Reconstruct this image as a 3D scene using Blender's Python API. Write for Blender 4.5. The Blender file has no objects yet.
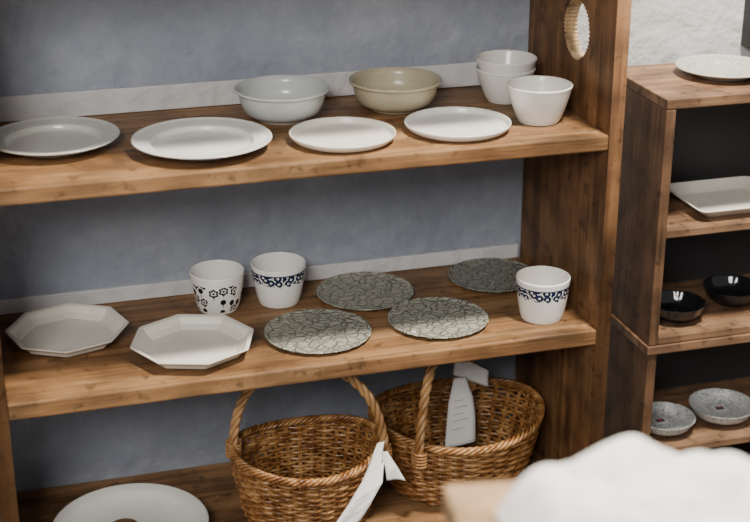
import bpy, math, random
import numpy as np
from mathutils import Vector, Matrix, noise
random.seed(3)
scene=bpy.context.scene
PI=math.pi

# ---------------------------------------------------------------- materials
def newmat(name):
    m=bpy.data.materials.new(name); m.use_nodes=True
    nt=m.node_tree; b=nt.nodes['Principled BSDF']
    return m,nt,b
def N(nt,t,**k):
    n=nt.nodes.new(t)
    for a,v in k.items(): setattr(n,a,v)
    return n
def ramp(nt,stops,interp='LINEAR'):
    r=nt.nodes.new('ShaderNodeValToRGB'); r.color_ramp.interpolation=interp
    e=r.color_ramp.elements
    while len(e)<len(stops): e.new(0.5)
    for i,(p,c) in enumerate(stops):
        e[i].position=p; e[i].color=(c[0],c[1],c[2],1) if hasattr(c,'__len__') else (c,c,c,1)
    return r
def coords(nt,scale=(1,1,1),loc=(0,0,0)):
    tc=N(nt,'ShaderNodeTexCoord'); mp=N(nt,'ShaderNodeMapping')
    mp.inputs['Scale'].default_value=scale; mp.inputs['Location'].default_value=loc
    nt.links.new(tc.outputs['Object'],mp.inputs['Vector']); return mp
def bump(nt,b,sock,strength,dist):
    bp=N(nt,'ShaderNodeBump'); bp.inputs['Strength'].default_value=strength; bp.inputs['Distance'].default_value=dist
    nt.links.new(sock,bp.inputs['Height']); nt.links.new(bp.outputs['Normal'],b.inputs['Normal'])
def wood(name,dark,mid,light,axis='x',rough=.5,loc=(0,0,0)):
    m,nt,b=newmat(name); L=nt.links
    s={'x':(2.2,26,26),'z':(26,26,2.2),'y':(26,2.2,26)}[axis]
    mp=coords(nt,s,loc)
    n1=N(nt,'ShaderNodeTexNoise'); n1.inputs['Scale'].default_value=1.4; n1.inputs['Detail'].default_value=8; n1.inputs['Distortion'].default_value=.6
    L.new(mp.outputs[0],n1.inputs['Vector'])
    r=ramp(nt,[(.28,dark),(.48,mid),(.72,light)]); L.new(n1.outputs['Fac'],r.inputs[0])
    mp2=coords(nt,(3.2,5,5),loc); n2=N(nt,'ShaderNodeTexNoise'); n2.inputs['Scale'].default_value=3.0; n2.inputs['Detail'].default_value=7
    L.new(mp2.outputs[0],n2.inputs['Vector'])
    r2=ramp(nt,[(.36,.42),(.60,1.0)]); L.new(n2.outputs['Fac'],r2.inputs[0])
    mx=N(nt,'ShaderNodeMixRGB',blend_type='MULTIPLY'); mx.inputs[0].default_value=.8
    L.new(r.outputs[0],mx.inputs[1]); L.new(r2.outputs[0],mx.inputs[2])
    s3={'x':(6,170,170),'z':(170,170,6),'y':(170,6,170)}[axis]
    mp3=coords(nt,s3); n3=N(nt,'ShaderNodeTexNoise'); n3.inputs['Scale'].default_value=1.0; n3.inputs['Detail'].default_value=3
    L.new(mp3.outputs[0],n3.inputs['Vector'])
    r3=ramp(nt,[(.3,.4),(.48,1.0)]); L.new(n3.outputs['Fac'],r3.inputs[0])
    mx2=N(nt,'ShaderNodeMixRGB',blend_type='MULTIPLY'); mx2.inputs[0].default_value=.7
    L.new(mx.outputs[0],mx2.inputs[1]); L.new(r3.outputs[0],mx2.inputs[2])
    mp4=coords(nt,(1,1,1)); n4=N(nt,'ShaderNodeTexNoise'); n4.inputs['Scale'].default_value=40; n4.inputs['Detail'].default_value=6
    L.new(mp4.outputs[0],n4.inputs['Vector'])
    r4=ramp(nt,[(.30,.3),(.41,1.0)]); L.new(n4.outputs['Fac'],r4.inputs[0])
    mx3=N(nt,'ShaderNodeMixRGB',blend_type='MULTIPLY'); mx3.inputs[0].default_value=.75
    L.new(mx2.outputs[0],mx3.inputs[1]); L.new(r4.outputs[0],mx3.inputs[2])
    L.new(mx3.outputs[0],b.inputs['Base Color']); b.inputs['Roughness'].default_value=rough
    b.inputs['Specular IOR Level'].default_value=.35
    bump(nt,b,n3.outputs['Fac'],.3,.002)
    return m
def plaster(name,c1,c2,c3):
    m,nt,b=newmat(name); L=nt.links
    mp=coords(nt,(1,1,1)); n=N(nt,'ShaderNodeTexNoise'); n.inputs['Scale'].default_value=4.6; n.inputs['Detail'].default_value=12; n.inputs['Roughness'].default_value=.74
    L.new(mp.outputs[0],n.inputs['Vector']); r=ramp(nt,[(.3,c1),(.5,c2),(.72,c3)]); L.new(n.outputs['Fac'],r.inputs[0])
    L.new(r.outputs[0],b.inputs['Base Color']); b.inputs['Roughness'].default_value=.85
    n2=N(nt,'ShaderNodeTexNoise'); n2.inputs['Scale'].default_value=20; n2.inputs['Detail'].default_value=8; L.new(mp.outputs[0],n2.inputs['Vector'])
    bump(nt,b,n2.outputs['Fac'],.85,.013)
    return m
def glaze(name,col,rough=.22,speck=0.0,var=.06):
    m,nt,b=newmat(name); L=nt.links
    mp=coords(nt,(1,1,1)); n=N(nt,'ShaderNodeTexNoise'); n.inputs['Scale'].default_value=14; n.inputs['Detail'].default_value=4
    L.new(mp.outputs[0],n.inputs['Vector'])
    d=tuple(c*(1-var) for c in col); r=ramp(nt,[(.35,d),(.65,col)]); L.new(n.outputs['Fac'],r.inputs[0])
    out=r.outputs[0]
    if speck>0:
        n2=N(nt,'ShaderNodeTexNoise'); n2.inputs['Scale'].default_value=420; L.new(mp.outputs[0],n2.inputs['Vector'])
        r2=ramp(nt,[(.3,1-speck),(.42,1)]); L.new(n2.outputs['Fac'],r2.inputs[0])
        mx=N(nt,'ShaderNodeMixRGB',blend_type='MULTIPLY'); mx.inputs[0].default_value=1
        L.new(out,mx.inputs[1]); L.new(r2.outputs[0],mx.inputs[2]); out=mx.outputs[0]
    L.new(out,b.inputs['Base Color']); b.inputs['Roughness'].default_value=rough
    return m
def embossed(name,c1,c2,scale=26,strength=.8,lines=26,dist=.0016,rough=.28):
    m,nt,b=newmat(name); L=nt.links
    mp=coords(nt,(1,1,1))
    n=N(nt,'ShaderNodeTexNoise'); n.inputs['Scale'].default_value=30; L.new(mp.outputs[0],n.inputs['Vector'])
    mixv=N(nt,'ShaderNodeMixRGB',blend_type='LINEAR_LIGHT'); mixv.inputs[0].default_value=.012
    L.new(mp.outputs[0],mixv.inputs[1]); L.new(n.outputs['Color'],mixv.inputs[2])
    w=N(nt,'ShaderNodeTexVoronoi',feature='F1'); w.inputs['Scale'].default_value=scale; L.new(mixv.outputs[0],w.inputs['Vector'])
    v=N(nt,'ShaderNodeTexVoronoi',feature='DISTANCE_TO_EDGE'); v.inputs['Scale'].default_value=scale*2.4; L.new(mixv.outputs[0],v.inputs['Vector'])
    wm=N(nt,'ShaderNodeMath',operation='MULTIPLY'); wm.inputs[1].default_value=lines
    ws=N(nt,'ShaderNodeMath',operation='SINE'); L.new(w.outputs['Distance'],wm.inputs[0]); L.new(wm.outputs[0],ws.inputs[0])
    r=ramp(nt,[(.0,0.),(.10,1.)]); L.new(v.outputs['Distance'],r.inputs[0])
    ad=N(nt,'ShaderNodeMath',operation='MULTIPLY_ADD'); ad.inputs[1].default_value=.3; L.new(ws.outputs[0],ad.inputs[0]); L.new(r.outputs[0],ad.inputs[2])
    rc=ramp(nt,[(.1,c1),(.9,c2)]); L.new(ad.outputs[0],rc.inputs[0])
    L.new(rc.outputs[0],b.inputs['Base Color']); b.inputs['Roughness'].default_value=rough
    bump(nt,b,ad.outputs[0],strength,dist)
    return m
def cyl_uv(nt,R):
    L=nt.links
    tc=N(nt,'ShaderNodeTexCoord'); sp=N(nt,'ShaderNodeSeparateXYZ'); L.new(tc.outputs['Object'],sp.inputs[0])
    at=N(nt,'ShaderNodeMath',operation='ARCTAN2'); L.new(sp.outputs[1],at.inputs[0]); L.new(sp.outputs[0],at.inputs[1])
    mu=N(nt,'ShaderNodeMath',operation='MULTIPLY'); mu.inputs[1].default_value=R; L.new(at.outputs[0],mu.inputs[0])
    cb=N(nt,'ShaderNodeCombineXYZ'); L.new(mu.outputs[0],cb.inputs[0]); L.new(sp.outputs[2],cb.inputs[1])
    return cb,sp
def mth(nt,op,a,b=None,c=None):
    n=N(nt,'ShaderNodeMath',operation=op)
    for i,v in enumerate((a,b,c)):
        if v is None: continue
        if isinstance(v,(int,float)): n.inputs[i].default_value=v
        else: nt.links.new(v,n.inputs[i])
    return n.outputs[0]
def flowercup(name,base,ink):
    m,nt,b=newmat(name); L=nt.links
    cb,sp=cyl_uv(nt,.045)
    v=N(nt,'ShaderNodeTexVoronoi',feature='F1'); v.voronoi_dimensions='2D'; v.inputs['Scale'].default_value=52; v.inputs['Randomness'].default_value=.7
    L.new(cb.outputs[0],v.inputs['Vector']); d=v.outputs['Distance']
    sb=N(nt,'ShaderNodeVectorMath',operation='SUBTRACT'); L.new(cb.outputs[0],sb.inputs[0]); L.new(v.outputs['Position'],sb.inputs[1])
    s2=N(nt,'ShaderNodeSeparateXYZ'); L.new(sb.outputs[0],s2.inputs[0])
    ang=mth(nt,'ARCTAN2',s2.outputs[1],s2.outputs[0])
    pet=mth(nt,'MULTIPLY',mth(nt,'COSINE',mth(nt,'MULTIPLY',ang,6.0)),.06)
    sepc=N(nt,'ShaderNodeSeparateColor'); L.new(v.outputs['Color'],sepc.inputs[0]); rc=sepc.outputs[0]
    A=mth(nt,'GREATER_THAN',rc,.62)
    B=mth(nt,'MULTIPLY',mth(nt,'LESS_THAN',rc,.62),mth(nt,'GREATER_THAN',rc,.25))
    dd=mth(nt,'ADD',d,pet)
    flower=mth(nt,'MULTIPLY',mth(nt,'LESS_THAN',dd,.44),mth(nt,'GREATER_THAN',dd,.24))
    fl=mth(nt,'MULTIPLY',mth(nt,'MAXIMUM',flower,mth(nt,'LESS_THAN',d,.12)),A)
    solid=mth(nt,'MULTIPLY',mth(nt,'LESS_THAN',d,.29),B)
    stem=mth(nt,'MULTIPLY',mth(nt,'LESS_THAN',mth(nt,'ABSOLUTE',s2.outputs[0]),.0007),mth(nt,'LESS_THAN',s2.outputs[1],0.0))
    stem=mth(nt,'MULTIPLY',stem,mth(nt,'GREATER_THAN',rc,.25))
    stem=mth(nt,'MULTIPLY',stem,mth(nt,'GREATER_THAN',d,.2))
    ink0=mth(nt,'MAXIMUM',mth(nt,'MAXIMUM',fl,solid),stem)
    f=mth(nt,'MULTIPLY',ink0,mth(nt,'MULTIPLY',mth(nt,'GREATER_THAN',sp.outputs[2],.005),mth(nt,'LESS_THAN',sp.outputs[2],.058)))
    mx=N(nt,'ShaderNodeMixRGB'); L.new(f,mx.inputs[0]); mx.inputs[1].default_value=(*base,1); mx.inputs[2].default_value=(*ink,1)
    L.new(mx.outputs[0],b.inputs['Base Color']); b.inputs['Roughness'].default_value=.2
    return m
def bandcup(name,base,ink,z0,z1):
    m,nt,b=newmat(name); L=nt.links
    cb,sp=cyl_uv(nt,.045)
    v=N(nt,'ShaderNodeTexVoronoi',feature='F1'); v.voronoi_dimensions='2D'; v.inputs['Scale'].default_value=80
    L.new(cb.outputs[0],v.inputs['Vector'])
    sn=mth(nt,'SINE',mth(nt,'MULTIPLY',v.outputs['Distance'],13))
    n=N(nt,'ShaderNodeTexNoise'); n.inputs['Scale'].default_value=220; n.inputs['Detail'].default_value=2; L.new(cb.outputs[0],n.inputs['Vector'])
    a=mth(nt,'LESS_THAN',mth(nt,'ADD',sn,mth(nt,'MULTIPLY',n.outputs['Fac'],.8)),1.12)
    z=sp.outputs[2]
    n3=N(nt,'ShaderNodeTexNoise'); n3.inputs['Scale'].default_value=110; L.new(cb.outputs[0],n3.inputs['Vector'])
    low=mth(nt,'GREATER_THAN',mth(nt,'ADD',z,mth(nt,'MULTIPLY',n3.outputs['Fac'],.022)),z0+.010)
    inb=mth(nt,'MULTIPLY',low,mth(nt,'LESS_THAN',z,z1))
    l1=mth(nt,'LESS_THAN',mth(nt,'ABSOLUTE',mth(nt,'SUBTRACT',z,z1)),.0012)
    f=mth(nt,'MAXIMUM',mth(nt,'MULTIPLY',a,inb),l1)
    mx=N(nt,'ShaderNodeMixRGB'); L.new(f,mx.inputs[0]); mx.inputs[1].default_value=(*base,1); mx.inputs[2].default_value=(*ink,1)
    L.new(mx.outputs[0],b.inputs['Base Color']); b.inputs['Roughness'].default_value=.2
    return m

M={}
M['wood']=wood('shelf_wood',(.150,.069,.026),(.265,.135,.055),(.375,.213,.096),'x',.5)
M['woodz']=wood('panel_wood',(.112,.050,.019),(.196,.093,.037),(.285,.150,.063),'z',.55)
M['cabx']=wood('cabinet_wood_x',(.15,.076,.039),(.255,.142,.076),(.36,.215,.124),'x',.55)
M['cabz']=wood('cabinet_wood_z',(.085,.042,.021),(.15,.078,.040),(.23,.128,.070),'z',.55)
M['table']=wood('table_wood',(.40,.23,.11),(.52,.32,.16),(.62,.40,.22),'x',.5)
M['pale']=wood('cut_wood',(.35,.22,.11),(.55,.38,.2),(.7,.5,.3),'z',.6)
M['coast']=wood('coaster_wood',(.16,.08,.03),(.28,.15,.06),(.38,.22,.10),'x',.6)
M['blue']=plaster('blue_plaster',(.205,.226,.272),(.266,.289,.340),(.365,.385,.425))
M['white']=plaster('white_plaster',(.50,.50,.49),(.59,.59,.58),(.68,.68,.66))
M['rail']=plaster('rail_paint',(.47,.46,.45),(.56,.55,.54),(.64,.63,.62))
M['floor']=wood('floor_wood',(.03,.02,.014),(.055,.035,.022),(.08,.05,.03),'x',.55)
M['gwhite']=glaze('white_glaze',(.79,.77,.71),.2,.15)
M['gcream']=glaze('cream_glaze',(.79,.75,.65),.25,.2)
M['ggray']=glaze('gray_glaze',(.58,.58,.52),.22,.25)
M['gbowl']=glaze('pale_gray_glaze',(.55,.57,.54),.2,.1)
M['gbeige']=glaze('beige_glaze',(.50,.44,.30),.25,.25,.15)
M['gcup']=glaze('cup_white',(.86,.84,.77),.2)
M['black']=glaze('black_glaze',(.012,.012,.014),.08)
M['emb']=embossed('embossed_sage_glaze',(.245,.238,.185),(.33,.325,.258),scale=22,lines=30,strength=1.0,dist=.003,rough=.24)
M['emb2']=embossed('embossed_dark_glaze',(.150,.147,.116),(.21,.207,.168),scale=22,lines=30,strength=1.0,dist=.0025,rough=.24)
M['speck']=embossed('patterned_beige_glaze',(.36,.34,.29),(.52,.50,.43),50,.4)
M['net']=embossed('net_pattern_glaze',(.12,.14,.17),(.60,.60,.56),60,.2)
M['flower']=flowercup('flower_print_glaze',(.86,.84,.77),(.012,.012,.016))
M['band']=bandcup('blue_band_glaze',(.86,.84,.78),(.010,.020,.060),.048,.067)
m,nt,b=newmat('wicker'); L=nt.links
mp=coords(nt,(1,1,1)); n=N(nt,'ShaderNodeTexNoise'); n.inputs['Scale'].default_value=45; n.inputs['Detail'].default_value=4; L.new(mp.outputs[0],n.inputs['Vector'])
r=ramp(nt,[(.3,(.11,.040,.011)),(.5,(.27,.12,.036)),(.72,(.50,.28,.11))]); L.new(n.outputs['Fac'],r.inputs[0]); L.new(r.outputs[0],b.inputs['Base Color']); b.inputs['Roughness'].default_value=.30
M['wicker']=m
m,nt,b=newmat('wicker_handle'); L=nt.links
mp=coords(nt,(1,1,1)); n=N(nt,'ShaderNodeTexNoise'); n.inputs['Scale'].default_value=30; L.new(mp.outputs[0],n.inputs['Vector'])
r=ramp(nt,[(.3,(.26,.115,.036)),(.7,(.54,.31,.13))]); L.new(n.outputs['Fac'],r.inputs[0]); L.new(r.outputs[0],b.inputs['Base Color']); b.inputs['Roughness'].default_value=.35
M['wickerh']=m
m,nt,b=newmat('tag_paper'); b.inputs['Base Color'].default_value=(.70,.68,.64,1); b.inputs['Roughness'].default_value=.8
L=nt.links; mp=coords(nt,(1,1,1)); n=N(nt,'ShaderNodeTexNoise'); n.inputs['Scale'].default_value=60; L.new(mp.outputs[0],n.inputs['Vector']); bump(nt,b,n.outputs['Fac'],.2,.002)
M['tag']=m
m,nt,b=newmat('linen_cloth'); L=nt.links
mp=coords(nt,(1,1,1)); n=N(nt,'ShaderNodeTexNoise'); n.inputs['Scale'].default_value=40; L.new(mp.outputs[0],n.inputs['Vector'])
r=ramp(nt,[(.3,(.86,.83,.77)),(.7,(.92,.89,.84))]); L.new(n.outputs['Fac'],r.inputs[0]); L.new(r.outputs[0],b.inputs['Base Color']); b.inputs['Roughness'].default_value=.9
M['cloth']=m
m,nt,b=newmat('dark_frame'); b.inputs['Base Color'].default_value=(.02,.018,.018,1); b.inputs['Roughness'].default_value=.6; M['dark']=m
m,nt,b=newmat('tag_ink'); b.inputs['Base Color'].default_value=(.03,.04,.12,1); M['ink']=m
m,nt,b=newmat('tag_red'); b.inputs['Base Color'].default_value=(.45,.04,.03,1); M['red']=m
m,nt,b=newmat('print_gray'); b.inputs['Base Color'].default_value=(.36,.35,.35,1); M['print']=m

# ---------------------------------------------------------------- mesh helpers
def mkobj(name,verts,faces,mats,loc=(0,0,0),parent=None,midx=None,smooth=True,angle=40):
    me=bpy.data.meshes.new(name); me.from_pydata([tuple(v) for v in verts],[],faces); me.update()
    for mt in mats: me.materials.append(M[mt])
    if midx is not None: me.polygons.foreach_set('material_index',midx)
    if smooth:
        me.shade_smooth(); me.set_sharp_from_angle(angle=math.radians(angle))
    ob=bpy.data.objects.new(name,me); ob.location=loc; scene.collection.objects.link(ob)
    if parent: ob.parent=parent
    return ob
def empty(name,loc=(0,0,0)):
    e=bpy.data.objects.new(name,None); e.location=loc; e.empty_display_size=.05; scene.collection.objects.link(e); return e
def box(name,x0,x1,y0,y1,z0,z1,mat,parent=None,bev=.002):
    c=((x0+x1)/2,(y0+y1)/2,(z0+z1)/2); a,b_,d=(x1-x0)/2,(y1-y0)/2,(z1-z0)/2
    v=[(sx*a,sy*b_,sz*d) for sx in(-1,1) for sy in(-1,1) for sz in(-1,1)]
    f=[(0,1,3,2),(4,6,7,5),(0,4,5,1),(2,3,7,6),(0,2,6,4),(1,5,7,3)]
    ob=mkobj(name,v,f,[mat],c,parent,smooth=False)
    if bev:
        md=ob.modifiers.new('bevel','BEVEL'); md.width=bev; md.segments=2
    return ob
def chaikin(p,n=2):
    for _ in range(n):
        q=[p[0]]
        for i in range(len(p)-1):
            a,b_=p[i],p[i+1]
            q.append((a[0]*.75+b_[0]*.25,a[1]*.75+b_[1]*.25)); q.append((a[0]*.25+b_[0]*.75,a[1]*.25+b_[1]*.75))
        q.append(p[-1]); p=q
    return p
def lathe(name,prof,loc,mats,seg=96,shape=None,rot=0,it=2,parent=None,angle=50):
    p=chaikin(prof,it); p=[q for q in p if q[0]>1e-5]
    zb=prof[0][1]; zt=prof[-1][1]
    V=[];F=[];MI=[]
    apex=max(range(len(p)),key=lambda i:p[i][1])
    for (r,z) in p:
        for k in range(seg):
            th=2*PI*k/seg+rot; s=shape(2*PI*k/seg,r,z) if shape else 1
            V.append((r*s*math.cos(th),r*s*math.sin(th),z))
    for i in range(len(p)-1):
        for k in range(seg):
            k2=(k+1)%seg; F.append((i*seg+k,i*seg+k2,(i+1)*seg+k2,(i+1)*seg+k)); MI.append(1 if (i>=apex and len(mats)>1) else 0)
    cb=len(V); V.append((0,0,zb)); V.append((0,0,zt)); o=(len(p)-1)*seg
    for k in range(seg):
        k2=(k+1)%seg; F.append((cb,k2,k)); MI.append(0); F.append((cb+1,o+k,o+k2)); MI.append(1 if len(mats)>1 else 0)
    return mkobj(name,V,F,mats,loc,parent,MI,True,angle)
def octs(th,r=0,z=0):
    a=(th%(PI/4))-PI/8
    s=math.cos(PI/8)/math.cos(a)
    return min(s,.995)
def tube(V,F,pts,rad,ref,sides=6,closed=False):
    pts=[np.array(p,float) for p in pts]; n=len(pts); base=len(V)
    for i in range(n):
        if closed: t=pts[(i+1)%n]-pts[i-1]
        else: t=pts[min(i+1,n-1)]-pts[max(i-1,0)]
        t/=np.linalg.norm(t)+1e-12
        a=np.cross(t,ref); a/=np.linalg.norm(a)+1e-12; b_=np.cross(t,a)
        for k in range(sides):
            q=2*PI*k/sides; V.append(tuple(pts[i]+rad*(a*math.cos(q)+b_*math.sin(q))))
    m_=n if closed else n-1
    for i in range(m_):
        j=(i+1)%n
        for k in range(sides):
            k2=(k+1)%sides; F.append((base+i*sides+k,base+j*sides+k,base+j*sides+k2,base+i*sides+k2))
    if not closed:
        F.append(tuple(base+k for k in range(sides))[::-1]); F.append(tuple(base+(n-1)*sides+k for k in range(sides)))

# ---------------------------------------------------------------- room
WY=.02; FZ=-.47
box('wall_back',-2.4,.03,WY,WY+.1,FZ,2.1,'blue',bev=0)
box('wall_right',.03,2.2,WY,WY+.1,FZ,2.1,'white',bev=0)
box('floor',-2.4,2.2,-3.4,WY+.1,FZ-.05,FZ,'floor',bev=0)
box('trim_1',-1.016,-.001,WY-.008,WY,.361,.406,'rail',bev=.002)
box('trim_2',-1.016,-.001,WY-.008,WY,.001,.030,'rail',bev=.002)
box('trim_3',.458,.50,WY-.03,WY,.40,2.1,'dark',bev=.002)

# ---------------------------------------------------------------- main shelf
D=.351; Z3=-.370; XL=-1.016; T=.030
sh=empty('wooden_shelf',(0,0,0))
BY=WY-.001; XR=.005
for i,z in enumerate((.36,0,Z3,.74)):
    th_=(.027,.029,.029,.029)[i]
    box('board_%d'%(i+1),XL,XR,-D,BY,z-th_,z,'wood',sh,.003)
def panel(name,x0,x1,hole):
    cu=bpy.data.curves.new(name,'CURVE'); cu.dimensions='2D'; cu.fill_mode='BOTH'; cu.extrude=(x1-x0)/2; 
    def sp(pts):
        s=cu.splines.new('POLY'); s.points.add(len(pts)-1)
        for i,p in enumerate(pts): s.points[i].co=(p[0],p[1],0,1)
        s.use_cyclic_u=True
    sp([(-D-.001,FZ),(BY,FZ),(BY,1.0),(-D-.001,1.0)])
    if hole:
        P=[]; nt_=44
        for k in range(nt_*4):
            th=2*PI*k/(nt_*4); rr=.052+(.0022 if (k%4)<2 else -.0012)
            P.append((-.197+rr*math.cos(th),.508+rr*math.sin(th)))
        sp(P)
    ob=bpy.data.objects.new('tmp',cu); scene.collection.objects.link(ob)
    dg=bpy.context.evaluated_depsgraph_get(); me=bpy.data.meshes.new_from_object(ob.evaluated_get(dg))
    bpy.data.objects.remove(ob)
    xc=(x0+x1)/2
    for v in me.vertices:
        a,b_,c=v.co; v.co=(c,a,b_)
    me.materials.clear(); me.materials.append(M['woodz']); me.materials.append(M['pale'])
    for p in me.polygons:
        c=p.center
        p.material_index=1 if (hole and abs(p.normal.x)<.5 and (c.y+.197)**2+(c.z-.508)**2<.07**2) else 0
    me.name=name
    o=bpy.data.objects.new(name,me); o.location=(xc,0,0); scene.collection.objects.link(o); o.parent=sh
    return o
panel('side_panel_right',XR,T,True)
panel('side_panel_left',XL-T,XL,False)

# ---------------------------------------------------------------- side cabinet
cb_=empty('wooden_cabinet',(0,0,0))
CX=.157; CX1=.86; CY=-.262; CB=-.02; ZT=.386; ct=.019
box('top',CX,CX1,CY,CB,ZT-ct,ZT,'cabx',cb_)
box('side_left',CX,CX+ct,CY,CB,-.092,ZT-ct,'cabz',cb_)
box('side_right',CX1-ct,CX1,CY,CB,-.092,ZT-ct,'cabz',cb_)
box('shelf_1',CX+ct,CX1-ct,CY+.003,CB,.137-.016,.137,'cabx',cb_)
box('shelf_2',CX+ct,CX1-ct,CY,CB,-.092,-.076,'cabx',cb_)
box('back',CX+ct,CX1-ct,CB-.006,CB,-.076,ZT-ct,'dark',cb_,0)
box('lower_top',CX-.004,CX1+.004,CY-.004,CB,-.110,-.0925,'cabx',cb_)
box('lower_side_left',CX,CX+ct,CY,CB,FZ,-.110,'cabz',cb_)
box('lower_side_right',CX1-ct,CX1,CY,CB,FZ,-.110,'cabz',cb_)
box('lower_shelf',CX+ct,CX1-ct,CY+.003,CB,-.336,-.320,'cabx',cb_)
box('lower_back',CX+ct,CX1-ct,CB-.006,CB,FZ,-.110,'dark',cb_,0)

# ---------------------------------------------------------------- ceramics
E=.0004
def rimplate(name,x,y,z,r,h,mats):
    w=max(h-.0165,.0045)
    return lathe(name,[(0,.0015),(.52*r,.0015),(.54*r,0),(.60*r,0),(.62*r,.003),(.86*r,h*.60),(r,h-.003),(1.005*r,h-.001),(.985*r,h),(.955*r,h-.002),(.93*r,h-.003),(.76*r,h-.006),(.735*r,h-.007),(.71*r,w+.002),(.67*r,w),(0,w)],(x,y,z+E),mats)
def flatplate(name,x,y,z,r,h,mats):
    return lathe(name,[(0,.0015),(.70*r,.0015),(.72*r,0),(.80*r,0),(.83*r,.002),(.95*r,h*.4),(r,h-.003),(r,h),(.98*r,h+.0005),(.955*r,h-.003),(.935*r,h-.010),(.89*r,h-.0115),(0,h-.0115)],(x,y,z+E),mats)
def bowl(name,x,y,z,r,H,mats,foot=.55,lip=True,shape=None):
    p=[(0,.004),((foot-.09)*r,.004),((foot-.07)*r,0),(foot*r,0),((foot+.01)*r,.004)]
    p+=[(.78*r,H*.20),(.87*r,H*.48),(.905*r,H*.74),(.925*r,H*.88),(1.0*r,H-.005),(1.005*r,H),(.97*r,H+.0005),(.90*r,H*.90),(.875*r,H*.72),(.84*r,H*.46),(.72*r,H*.24)] if lip else [(.80*r,H*.30),(.90*r,H*.62),(.985*r,H-.002),(1.0*r,H),(.975*r,H),(.91*r,H*.80),(.86*r,H*.6),(.74*r,H*.30)]
    p+=[(.5*r,.010),(0,.008)]
    return lathe(name,p,(x,y,z+E),mats,shape=shape)
def cup(name,x,y,z,r,H,mats,foot=.75,parent=None):
    g=lambda t:(foot+(1-foot)*t+.03*math.sin(PI*t))
    p=[(0,.003),((foot-.08)*r,.003),((foot-.06)*r,0),((foot-.02)*r,0),(foot*r,.003)]
    p+=[(g(t)*r,H*t) for t in (.12,.3,.5,.7,.9)]+[(r,H-.002),(r-.001,H),(r-.0025,H)]
    p+=[(g(t)*r-.0032,H*t) for t in (.9,.7,.5,.3,.18)]+[((foot-.15)*r,.009),(0,.008)]
    return lathe(name,p,(x,y,z+E),mats,parent=parent)
U=.36
rimplate('dinner_plate',-.896,-.152,U,.107,.021,['ggray'])
rimplate('dinner_plate',-.665,-.232,U,.114,.021,['gwhite'])
flatplate('serving_plate',-.433,-.252,U,.089,.015,['gcream'])
flatplate('serving_plate',-.229,-.248,U,.091,.015,['gwhite'])
bowl('ceramic_bowl',-.499,-.095,U,.083,.056,['gbowl'])
bowl('ceramic_bowl',-.291,-.088,U,.083,.054,['gbeige'])
st=empty('stacked_tea_bowls',(-.084,-.094,U))
cup('bowl_lower',0,0,0,.055,.062,['gwhite'],.60,st)
cup('bowl_upper',0.001,0,.020,.056,.060,['gwhite'],.60,st)
cup('tea_bowl',-.076,-.236,U,.057,.066,['gwhite'],.64)
def octplate(name,x,y,r,h,rot):
    return lathe(name,[(0,.002),(.60*r,.002),(.62*r,0),(.70*r,0),(.73*r,.002),(.99*r,h-.002),(1.01*r,h-.001),(1.01*r,h+.001),(.98*r,h+.001),(.92*r,h-.0015),(.83*r,.0055),(.79*r,.004),(0,.004)],(x,y,E),['gcream'],seg=96,shape=octs,rot=rot,it=1,angle=18)
octplate('octagonal_plate',-.899,-.124,.106,.023,math.radians(-6))
octplate('octagonal_plate',-.697,-.233,.108,.023,math.radians(4))
cup('flower_print_cup',-.621,-.062,0,.050,.075,['flower','gcup'],.74)
cup('blue_band_cup',-.507,-.064,0,.051,.078,['band','gcup'],.74)
cup('blue_band_cup',-.067,-.268,0,.049,.080,['band','gcup'],.78)
def emb(name,x,y,r,mat):
    h=.008
    return lathe(name,[(0,.002),(.7*r,.002),(.72*r,0),(.82*r,0),(.86*r,.002),(r,h-.002),(r,h),(.97*r,h+.0008),(.93*r,h-.001),(.90*r,h-.002),(0,h-.002)],(x,y,E),[mat],shape=lambda t,r_,z:1+.006*math.sin(24*t)*(1 if r_>.8*r else 0),seg=144)
emb('embossed_plate',-.475,-.228,.095,'emb')
emb('embossed_plate',-.253,-.233,.091,'emb')
emb('embossed_plate',-.345,-.078,.092,'emb')
emb('embossed_plate',-.088,-.072,.086,'emb2')
lathe('large_serving_bowl',[(0,.004),(.064,.004),(.066,0),(.080,0),(.083,.005),(.115,.022),(.128,.034),(.139,.038),(.140,.041),(.136,.042),(.131,.039),(.124,.036),(.110,.020),(.080,.010),(0,.009)],(-.824,-.221,Z3+E),['gwhite'])
lathe('wooden_coaster',[(0,0),(.024,0),(.026,.001),(.026,.003),(.024,.004),(0,.004)],(-.832,-.183,Z3+.0108),['coast'])

# cabinet ceramics
rimplate('patterned_plate',.337,-.130,ZT,.088,.018,['speck'])
def rectdish(name,x0,x1,y0,y1,z,h):
    cx,cy=(x0+x1)/2,(y0+y1)/2; a,b_=(x1-x0)/2,(y1-y0)/2
    rings=[(.72,0,0),(.74,.001,0),(.97,h-.003,0),(1,h-.001,0),(1,h,0),(.975,h+.0005,0),(.76,.007,0),(.70,.006,0)]
    V=[];F=[];n=48
    for s,zz,_ in rings:
        for k in range(n):
            t=2*PI*k/n; c,si=math.cos(t),math.sin(t); e=.16
            px=math.copysign(abs(c)**e,c); py=math.copysign(abs(si)**e,si)
            ins=(1-s)*a; V.append((px*(a-ins),py*(b_-ins),zz))
    for i in range(len(rings)-1):
        for k in range(n):
            k2=(k+1)%n; F.append((i*n+k,i*n+k2,(i+1)*n+k2,(i+1)*n+k))
    F.append(tuple(range(n))[::-1]); F.append(tuple((len(rings)-1)*n+k for k in range(n)))
    return mkobj(name,V,F,['gcream'],(cx,cy,z+E),smooth=True,angle=30)
rectdish('rectangular_dish',.254,.45,-.246,-.075,.137,.022)
sc=lambda t,r_,z:1+.045*abs(math.sin(6*t))*(z/.04)
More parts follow.
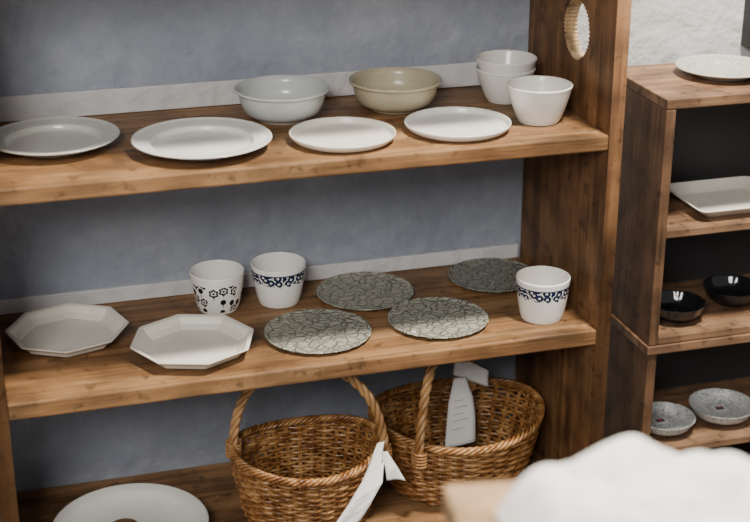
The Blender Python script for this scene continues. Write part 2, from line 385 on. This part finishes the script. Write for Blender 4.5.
bowl('black_scalloped_bowl',.248,-.190,-.076,.054,.036,['black'],.5,False,sc)
bowl('black_scalloped_bowl',.390,-.150,-.076,.056,.036,['black'],.5,False,sc)
bowl('patterned_bowl',.245,-.186,-.320,.061,.030,['net'],.5,False)
bowl('patterned_bowl',.379,-.174,-.320,.067,.032,['net'],.5,False)
for nm,x,y in (('price_tag',.243,-.172),('price_tag',.384,-.158)):
    e=empty(nm,(x,y,-.3085))
    box('card',-.013,.013,-.011,.011,0,.0008,'tag',e,0); box('mark',-.009,.009,-.007,.006,.0009,.0013,'ink',e,0); box('stripe',-.005,.005,-.002,.003,.0014,.0017,'red',e,0)

# ---------------------------------------------------------------- baskets
def basket(name,cx,cy,rx,ry,H,base,A,B,top,saddle):
    z0=Z3+.001; root=empty(name,(cx,cy,z0))
    def S(th,t,off=0):
        s=base+(1-base)*(t**.65); sx=rx*s+off; sy=ry*s+off
        return np.array((sx*math.cos(th),sy*math.sin(th),.004+H*t*(1+saddle*math.cos(2*th)*t)))
    V=[];F=[]; ns=34; rows=int(H/.0068)
    for i in range(rows):
        t=(i+.5)/rows; j1=random.random()*.0012
        pts=[S(2*PI*k/(ns*4),t+.010*math.sin(3*2*PI*k/(ns*4)+i),.0034*math.cos(ns/2*2*PI*k/(ns*4)+PI*i)+j1) for k in range(ns*4)]
        tube(V,F,pts,.0029+.0008*random.random(),(0,0,1),6,True)
    for k in range(ns):
        th=2*PI*(k+.0)/ns
        for dd in (-.016,.016):
            tube(V,F,[S(th+dd,j/12,0) for j in range(13)],.0024,(math.cos(th+1.57),math.sin(th+1.57),0),5)
    mkobj('weave',V,F,['wicker'],(0,0,0),root,angle=80)
    V=[];F=[]
    for i in range(10):
        rr=base*(i+.6)/10
        tube(V,F,[(rx*rr*math.cos(2*PI*k/60),ry*rr*math.sin(2*PI*k/60),.0068+.0015*math.cos(15*2*PI*k/60+i*PI)) for k in range(60)],.0048,(0,0,1),6,True)
    mkobj('base',V,F,['wicker'],(0,0,0),root,angle=80)
    V=[];F=[]; nn=340
    for s in range(4):
        pts=[]
        for k in range(nn):
            th=2*PI*k/nn; c=S(th,1.0); ph=19*th+2*PI*s/4
            out=np.array((math.cos(th),math.sin(th),0)); pts.append(c+out*.0054*math.cos(ph)+np.array((0,0,1))*(.0046*math.sin(ph)+.002))
        tube(V,F,pts,.0032,(0,0,1),6,True)
    mkobj('braided_rim',V,F,['wicker'],(0,0,0),root,angle=80)
    V=[];F=[]; A=np.array(A)-np.array((cx,cy,z0)); B=np.array(B)-np.array((cx,cy,z0)); top=top-z0
    mid=(A+B)/2; ax=(B-A)/2; zb=mid[2]; nn=180; path=[]
    for k in range(nn):
        t=PI*k/(nn-1); c,s=math.cos(t),math.sin(t); e=2/2.35
        px=-math.copysign(abs(c)**e,c); pz=abs(s)**e
        q=mid+ax*px; q=np.array((q[0],q[1],(A[2]*(1-px)/2+B[2]*(1+px)/2)+(top-zb)*pz)); path.append(q)
    nrm=np.cross(ax,(0,0,1)); nrm/=np.linalg.norm(nrm)
    Ls=[0]
    for k in range(1,nn): Ls.append(Ls[-1]+np.linalg.norm(path[k]-path[k-1]))
    for s in range(3):
        pts=[]
        for k in range(nn):
            t=path[min(k+1,nn-1)]-path[max(k-1,0)]; t/=np.linalg.norm(t); b_=np.cross(t,nrm); ph=Ls[k]*2*PI/.065+2*PI*s/3
            pts.append(path[k]+.0048*(nrm*math.cos(ph)+b_*math.sin(ph)))
        tube(V,F,pts,.0047,tuple(nrm+np.array((.001,.002,.003))),7)
    for P_,Q_ in ((A,path[12]),(B,path[-13])):
        d=np.array(Q_)-P_; d/=np.linalg.norm(d)
        a=np.cross(d,nrm); pts=[]
        for k in range(60):
            q=2*PI*k/12; pts.append(P_+d*(.004+.030*k/60)+.0125*(a*math.cos(q)+nrm*math.sin(q)))
        tube(V,F,pts,.0030,tuple(d),6)
    mkobj('handle',V,F,['wickerh'],(0,0,0),root,angle=80)
    return root
c1=(-.500,-.232); c2=(-.193,-.174)
bk1=basket('wicker_basket',*c1,.137,.116,.145,.74,(-.630,-.205,-.235),(-.368,-.285,-.245),-.050,.06)
bk2=basket('wicker_basket',*c2,.163,.142,.142,.72,(-.305,-.292,-.262),(-.128,-.070,-.235),-.050,.06)
o1=(*c1,Z3+.001); o2=(*c2,Z3+.001)
def strip(name,pts,wid,parent,off,mat='tag',crump=.003,lines=0,th=.0009):
    V=[];F=[]; n=len(pts); m=7; K=6
    P=[];W=[]
    for i in range(n-1):
        for j in range(K):
            t=j/K; P.append(np.array(pts[i])*(1-t)+np.array(pts[i+1])*t); W.append(np.array(wid[i])*(1-t)+np.array(wid[i+1])*t)
    P.append(np.array(pts[-1])); W.append(np.array(wid[-1]))
    for i,(p,w) in enumerate(zip(P,W)):
        for k in range(m):
            u=(k/(m-1))*2-1
            q=p+w*u-np.array(off); q=q+np.array((0,-crump,0))*math.sin(u*2.6+i*.35); V.append(tuple(q))
    for i in range(len(P)-1):
        for k in range(m-1):
            F.append((i*m+k,i*m+k+1,(i+1)*m+k+1,(i+1)*m+k))
    o=mkobj(name,V,F,[mat],(0,0,0),parent,angle=60)
    md=o.modifiers.new('s','SOLIDIFY'); md.thickness=th; md.offset=0
    for j in range(lines):
        V=[];F=[]; f=.38+.5*j/max(1,lines); s=f*(len(P)-1); i=int(s)
        p=P[i]; w=W[i]; dn=(P[i+1]-P[i]); dn=dn/np.linalg.norm(dn)
        nr_=np.cross(w,dn); nr_/=np.linalg.norm(nr_)
        if nr_[1]>0: nr_=-nr_
        a0,a1=-.6,(.55 if j%2 else .2)
        for u in np.linspace(a0,a1,6):
            for vv in (-.0009,.0009):
                q=p+w*u+dn*vv-np.array(off)+np.array((0,-crump,0))*math.sin(u*2.6+i*.35)+nr_*.0012; V.append(tuple(q))
        for k in range(5): F.append((2*k,2*k+1,2*k+3,2*k+2))
        mkobj(name+'_print',V,F,['print'],(0,0,0),parent)
    return o
strip('tag_knot',[(-.385,-.316,-.183),(-.398,-.333,-.208),(-.415,-.350,-.230)],[(.006,0,.003),(.012,0,.006),(.018,0,.010)],bk1,o1)
strip('tag_tail',[(-.382,-.320,-.200),(-.370,-.335,-.228),(-.364,-.340,-.250)],[(.007,0,0),(.013,0,-.004),(.018,0,-.004)],bk1,o1)
strip('tag',[(-.402,-.345,-.213),(-.430,-.372,-.250),(-.456,-.380,-.280),(-.478,-.384,-.312)],[(.014,0,.008),(.032,0,.018),(.036,0,.020),(.036,0,.020)],bk1,o1,crump=.0012,lines=4)
strip('tag_fold',[(-.176,-.110,-.162),(-.145,-.115,-.172),(-.108,-.120,-.190)],[(0,0,.016),(0,0,.021),(0,0,.017)],bk2,o2,crump=.002)
strip('tag',[(-.166,-.118,-.180),(-.169,-.135,-.220),(-.174,-.150,-.255),(-.181,-.168,-.300)],[(.012,0,0),(.025,0,.001),(.029,0,.003),(.031,0,.004)],bk2,o2,crump=.0008,lines=5)

# ---------------------------------------------------------------- foreground table + cloth
tb=empty('wooden_table',(-.600,-1.258,.301)); tb.rotation_euler=(0,0,math.radians(-9))
box('top',0,1.1,-.75,0,-.035,0,'table',tb,.004)
for i,(x,y) in enumerate(((.03,-.72),(.03,-.08),(1.02,-.72),(1.02,-.08))):
    box('leg_%d'%(i+1),x,x+.05,y,y+.05,-.771,-.035,'table',tb,.003)
box('apron_1',.08,1.02,-.06,-.04,-.10,-.035,'table',tb,.002)
box('apron_2',.04,.06,-.67,-.08,-.10,-.035,'table',tb,.002)
V=[];F=[];nr=70;na=160
for i in range(nr+1):
    s=i/nr
    for k in range(na):
        th=2*PI*k/na
        edge=1+.05*math.sin(3*th+.6)+.02*math.sin(7*th+1)
        r=s*edge; x=r*.175*math.cos(th); y=r*.105*math.sin(th)
        env=(1-s**4.0)
        f=abs(noise.noise(Vector((x*12+3,y*13,5.7))))*1.0+abs(noise.noise(Vector((x*26,y*28,4.7))))*.45
        z=env*(.048+.030*f-.11*(x+.03))+.0035+.005*(1-env)*abs(math.sin(9*th))
        V.append((x,y,max(z,.002)))
for i in range(nr):
    for k in range(na):
        k2=(k+1)%na; F.append((i*na+k,(i+1)*na+k,(i+1)*na+k2,i*na+k2))
F.append(tuple(nr*na+k for k in range(na))[::-1])
cl=mkobj('crumpled_linen_cloth',V,F,['cloth'],(-.408,-1.400,.3005),angle=80)
cl.rotation_euler=(0,0,math.radians(-10))

# ---------------------------------------------------------------- lights
def area(name,loc,target,size,power,col):
    l=bpy.data.lights.new(name,'AREA'); l.size=size; l.energy=power; l.color=col
    o=bpy.data.objects.new(name,l); o.location=loc; o.rotation_euler=(Vector(target)-Vector(loc)).to_track_quat('-Z','Y').to_euler(); scene.collection.objects.link(o)
area('ceiling_spot_light',(.20,-1.0,2.6),(-.45,-.3,.1),.26,185,(1,.93,.83))
area('fill_light',(-1.9,-3.3,2.1),(-.6,0,.3),1.0,100,(1,.97,.93))  # added soft fill to shape ceramics and brighten the cloth, no actual window
w=bpy.data.worlds.new('world'); scene.world=w; w.use_nodes=True
bg=w.node_tree.nodes['Background']; bg.inputs[0].default_value=(.96,.97,1,1); bg.inputs[1].default_value=.42

# ---------------------------------------------------------------- camera
cd=bpy.data.cameras.new('camera'); cam=bpy.data.objects.new('camera',cd); scene.collection.objects.link(cam)
cam.location=(-1.035,-2.4886,1.0698); cam.rotation_euler=(PI/2-.3804,0,-.2862)
cd.sensor_fit='HORIZONTAL'; cd.sensor_width=36; cd.lens=1450/750*36
cd.dof.use_dof=True; cd.dof.focus_distance=2.6; cd.dof.aperture_fstop=2.6
cd.clip_start=.02
scene.camera=cam
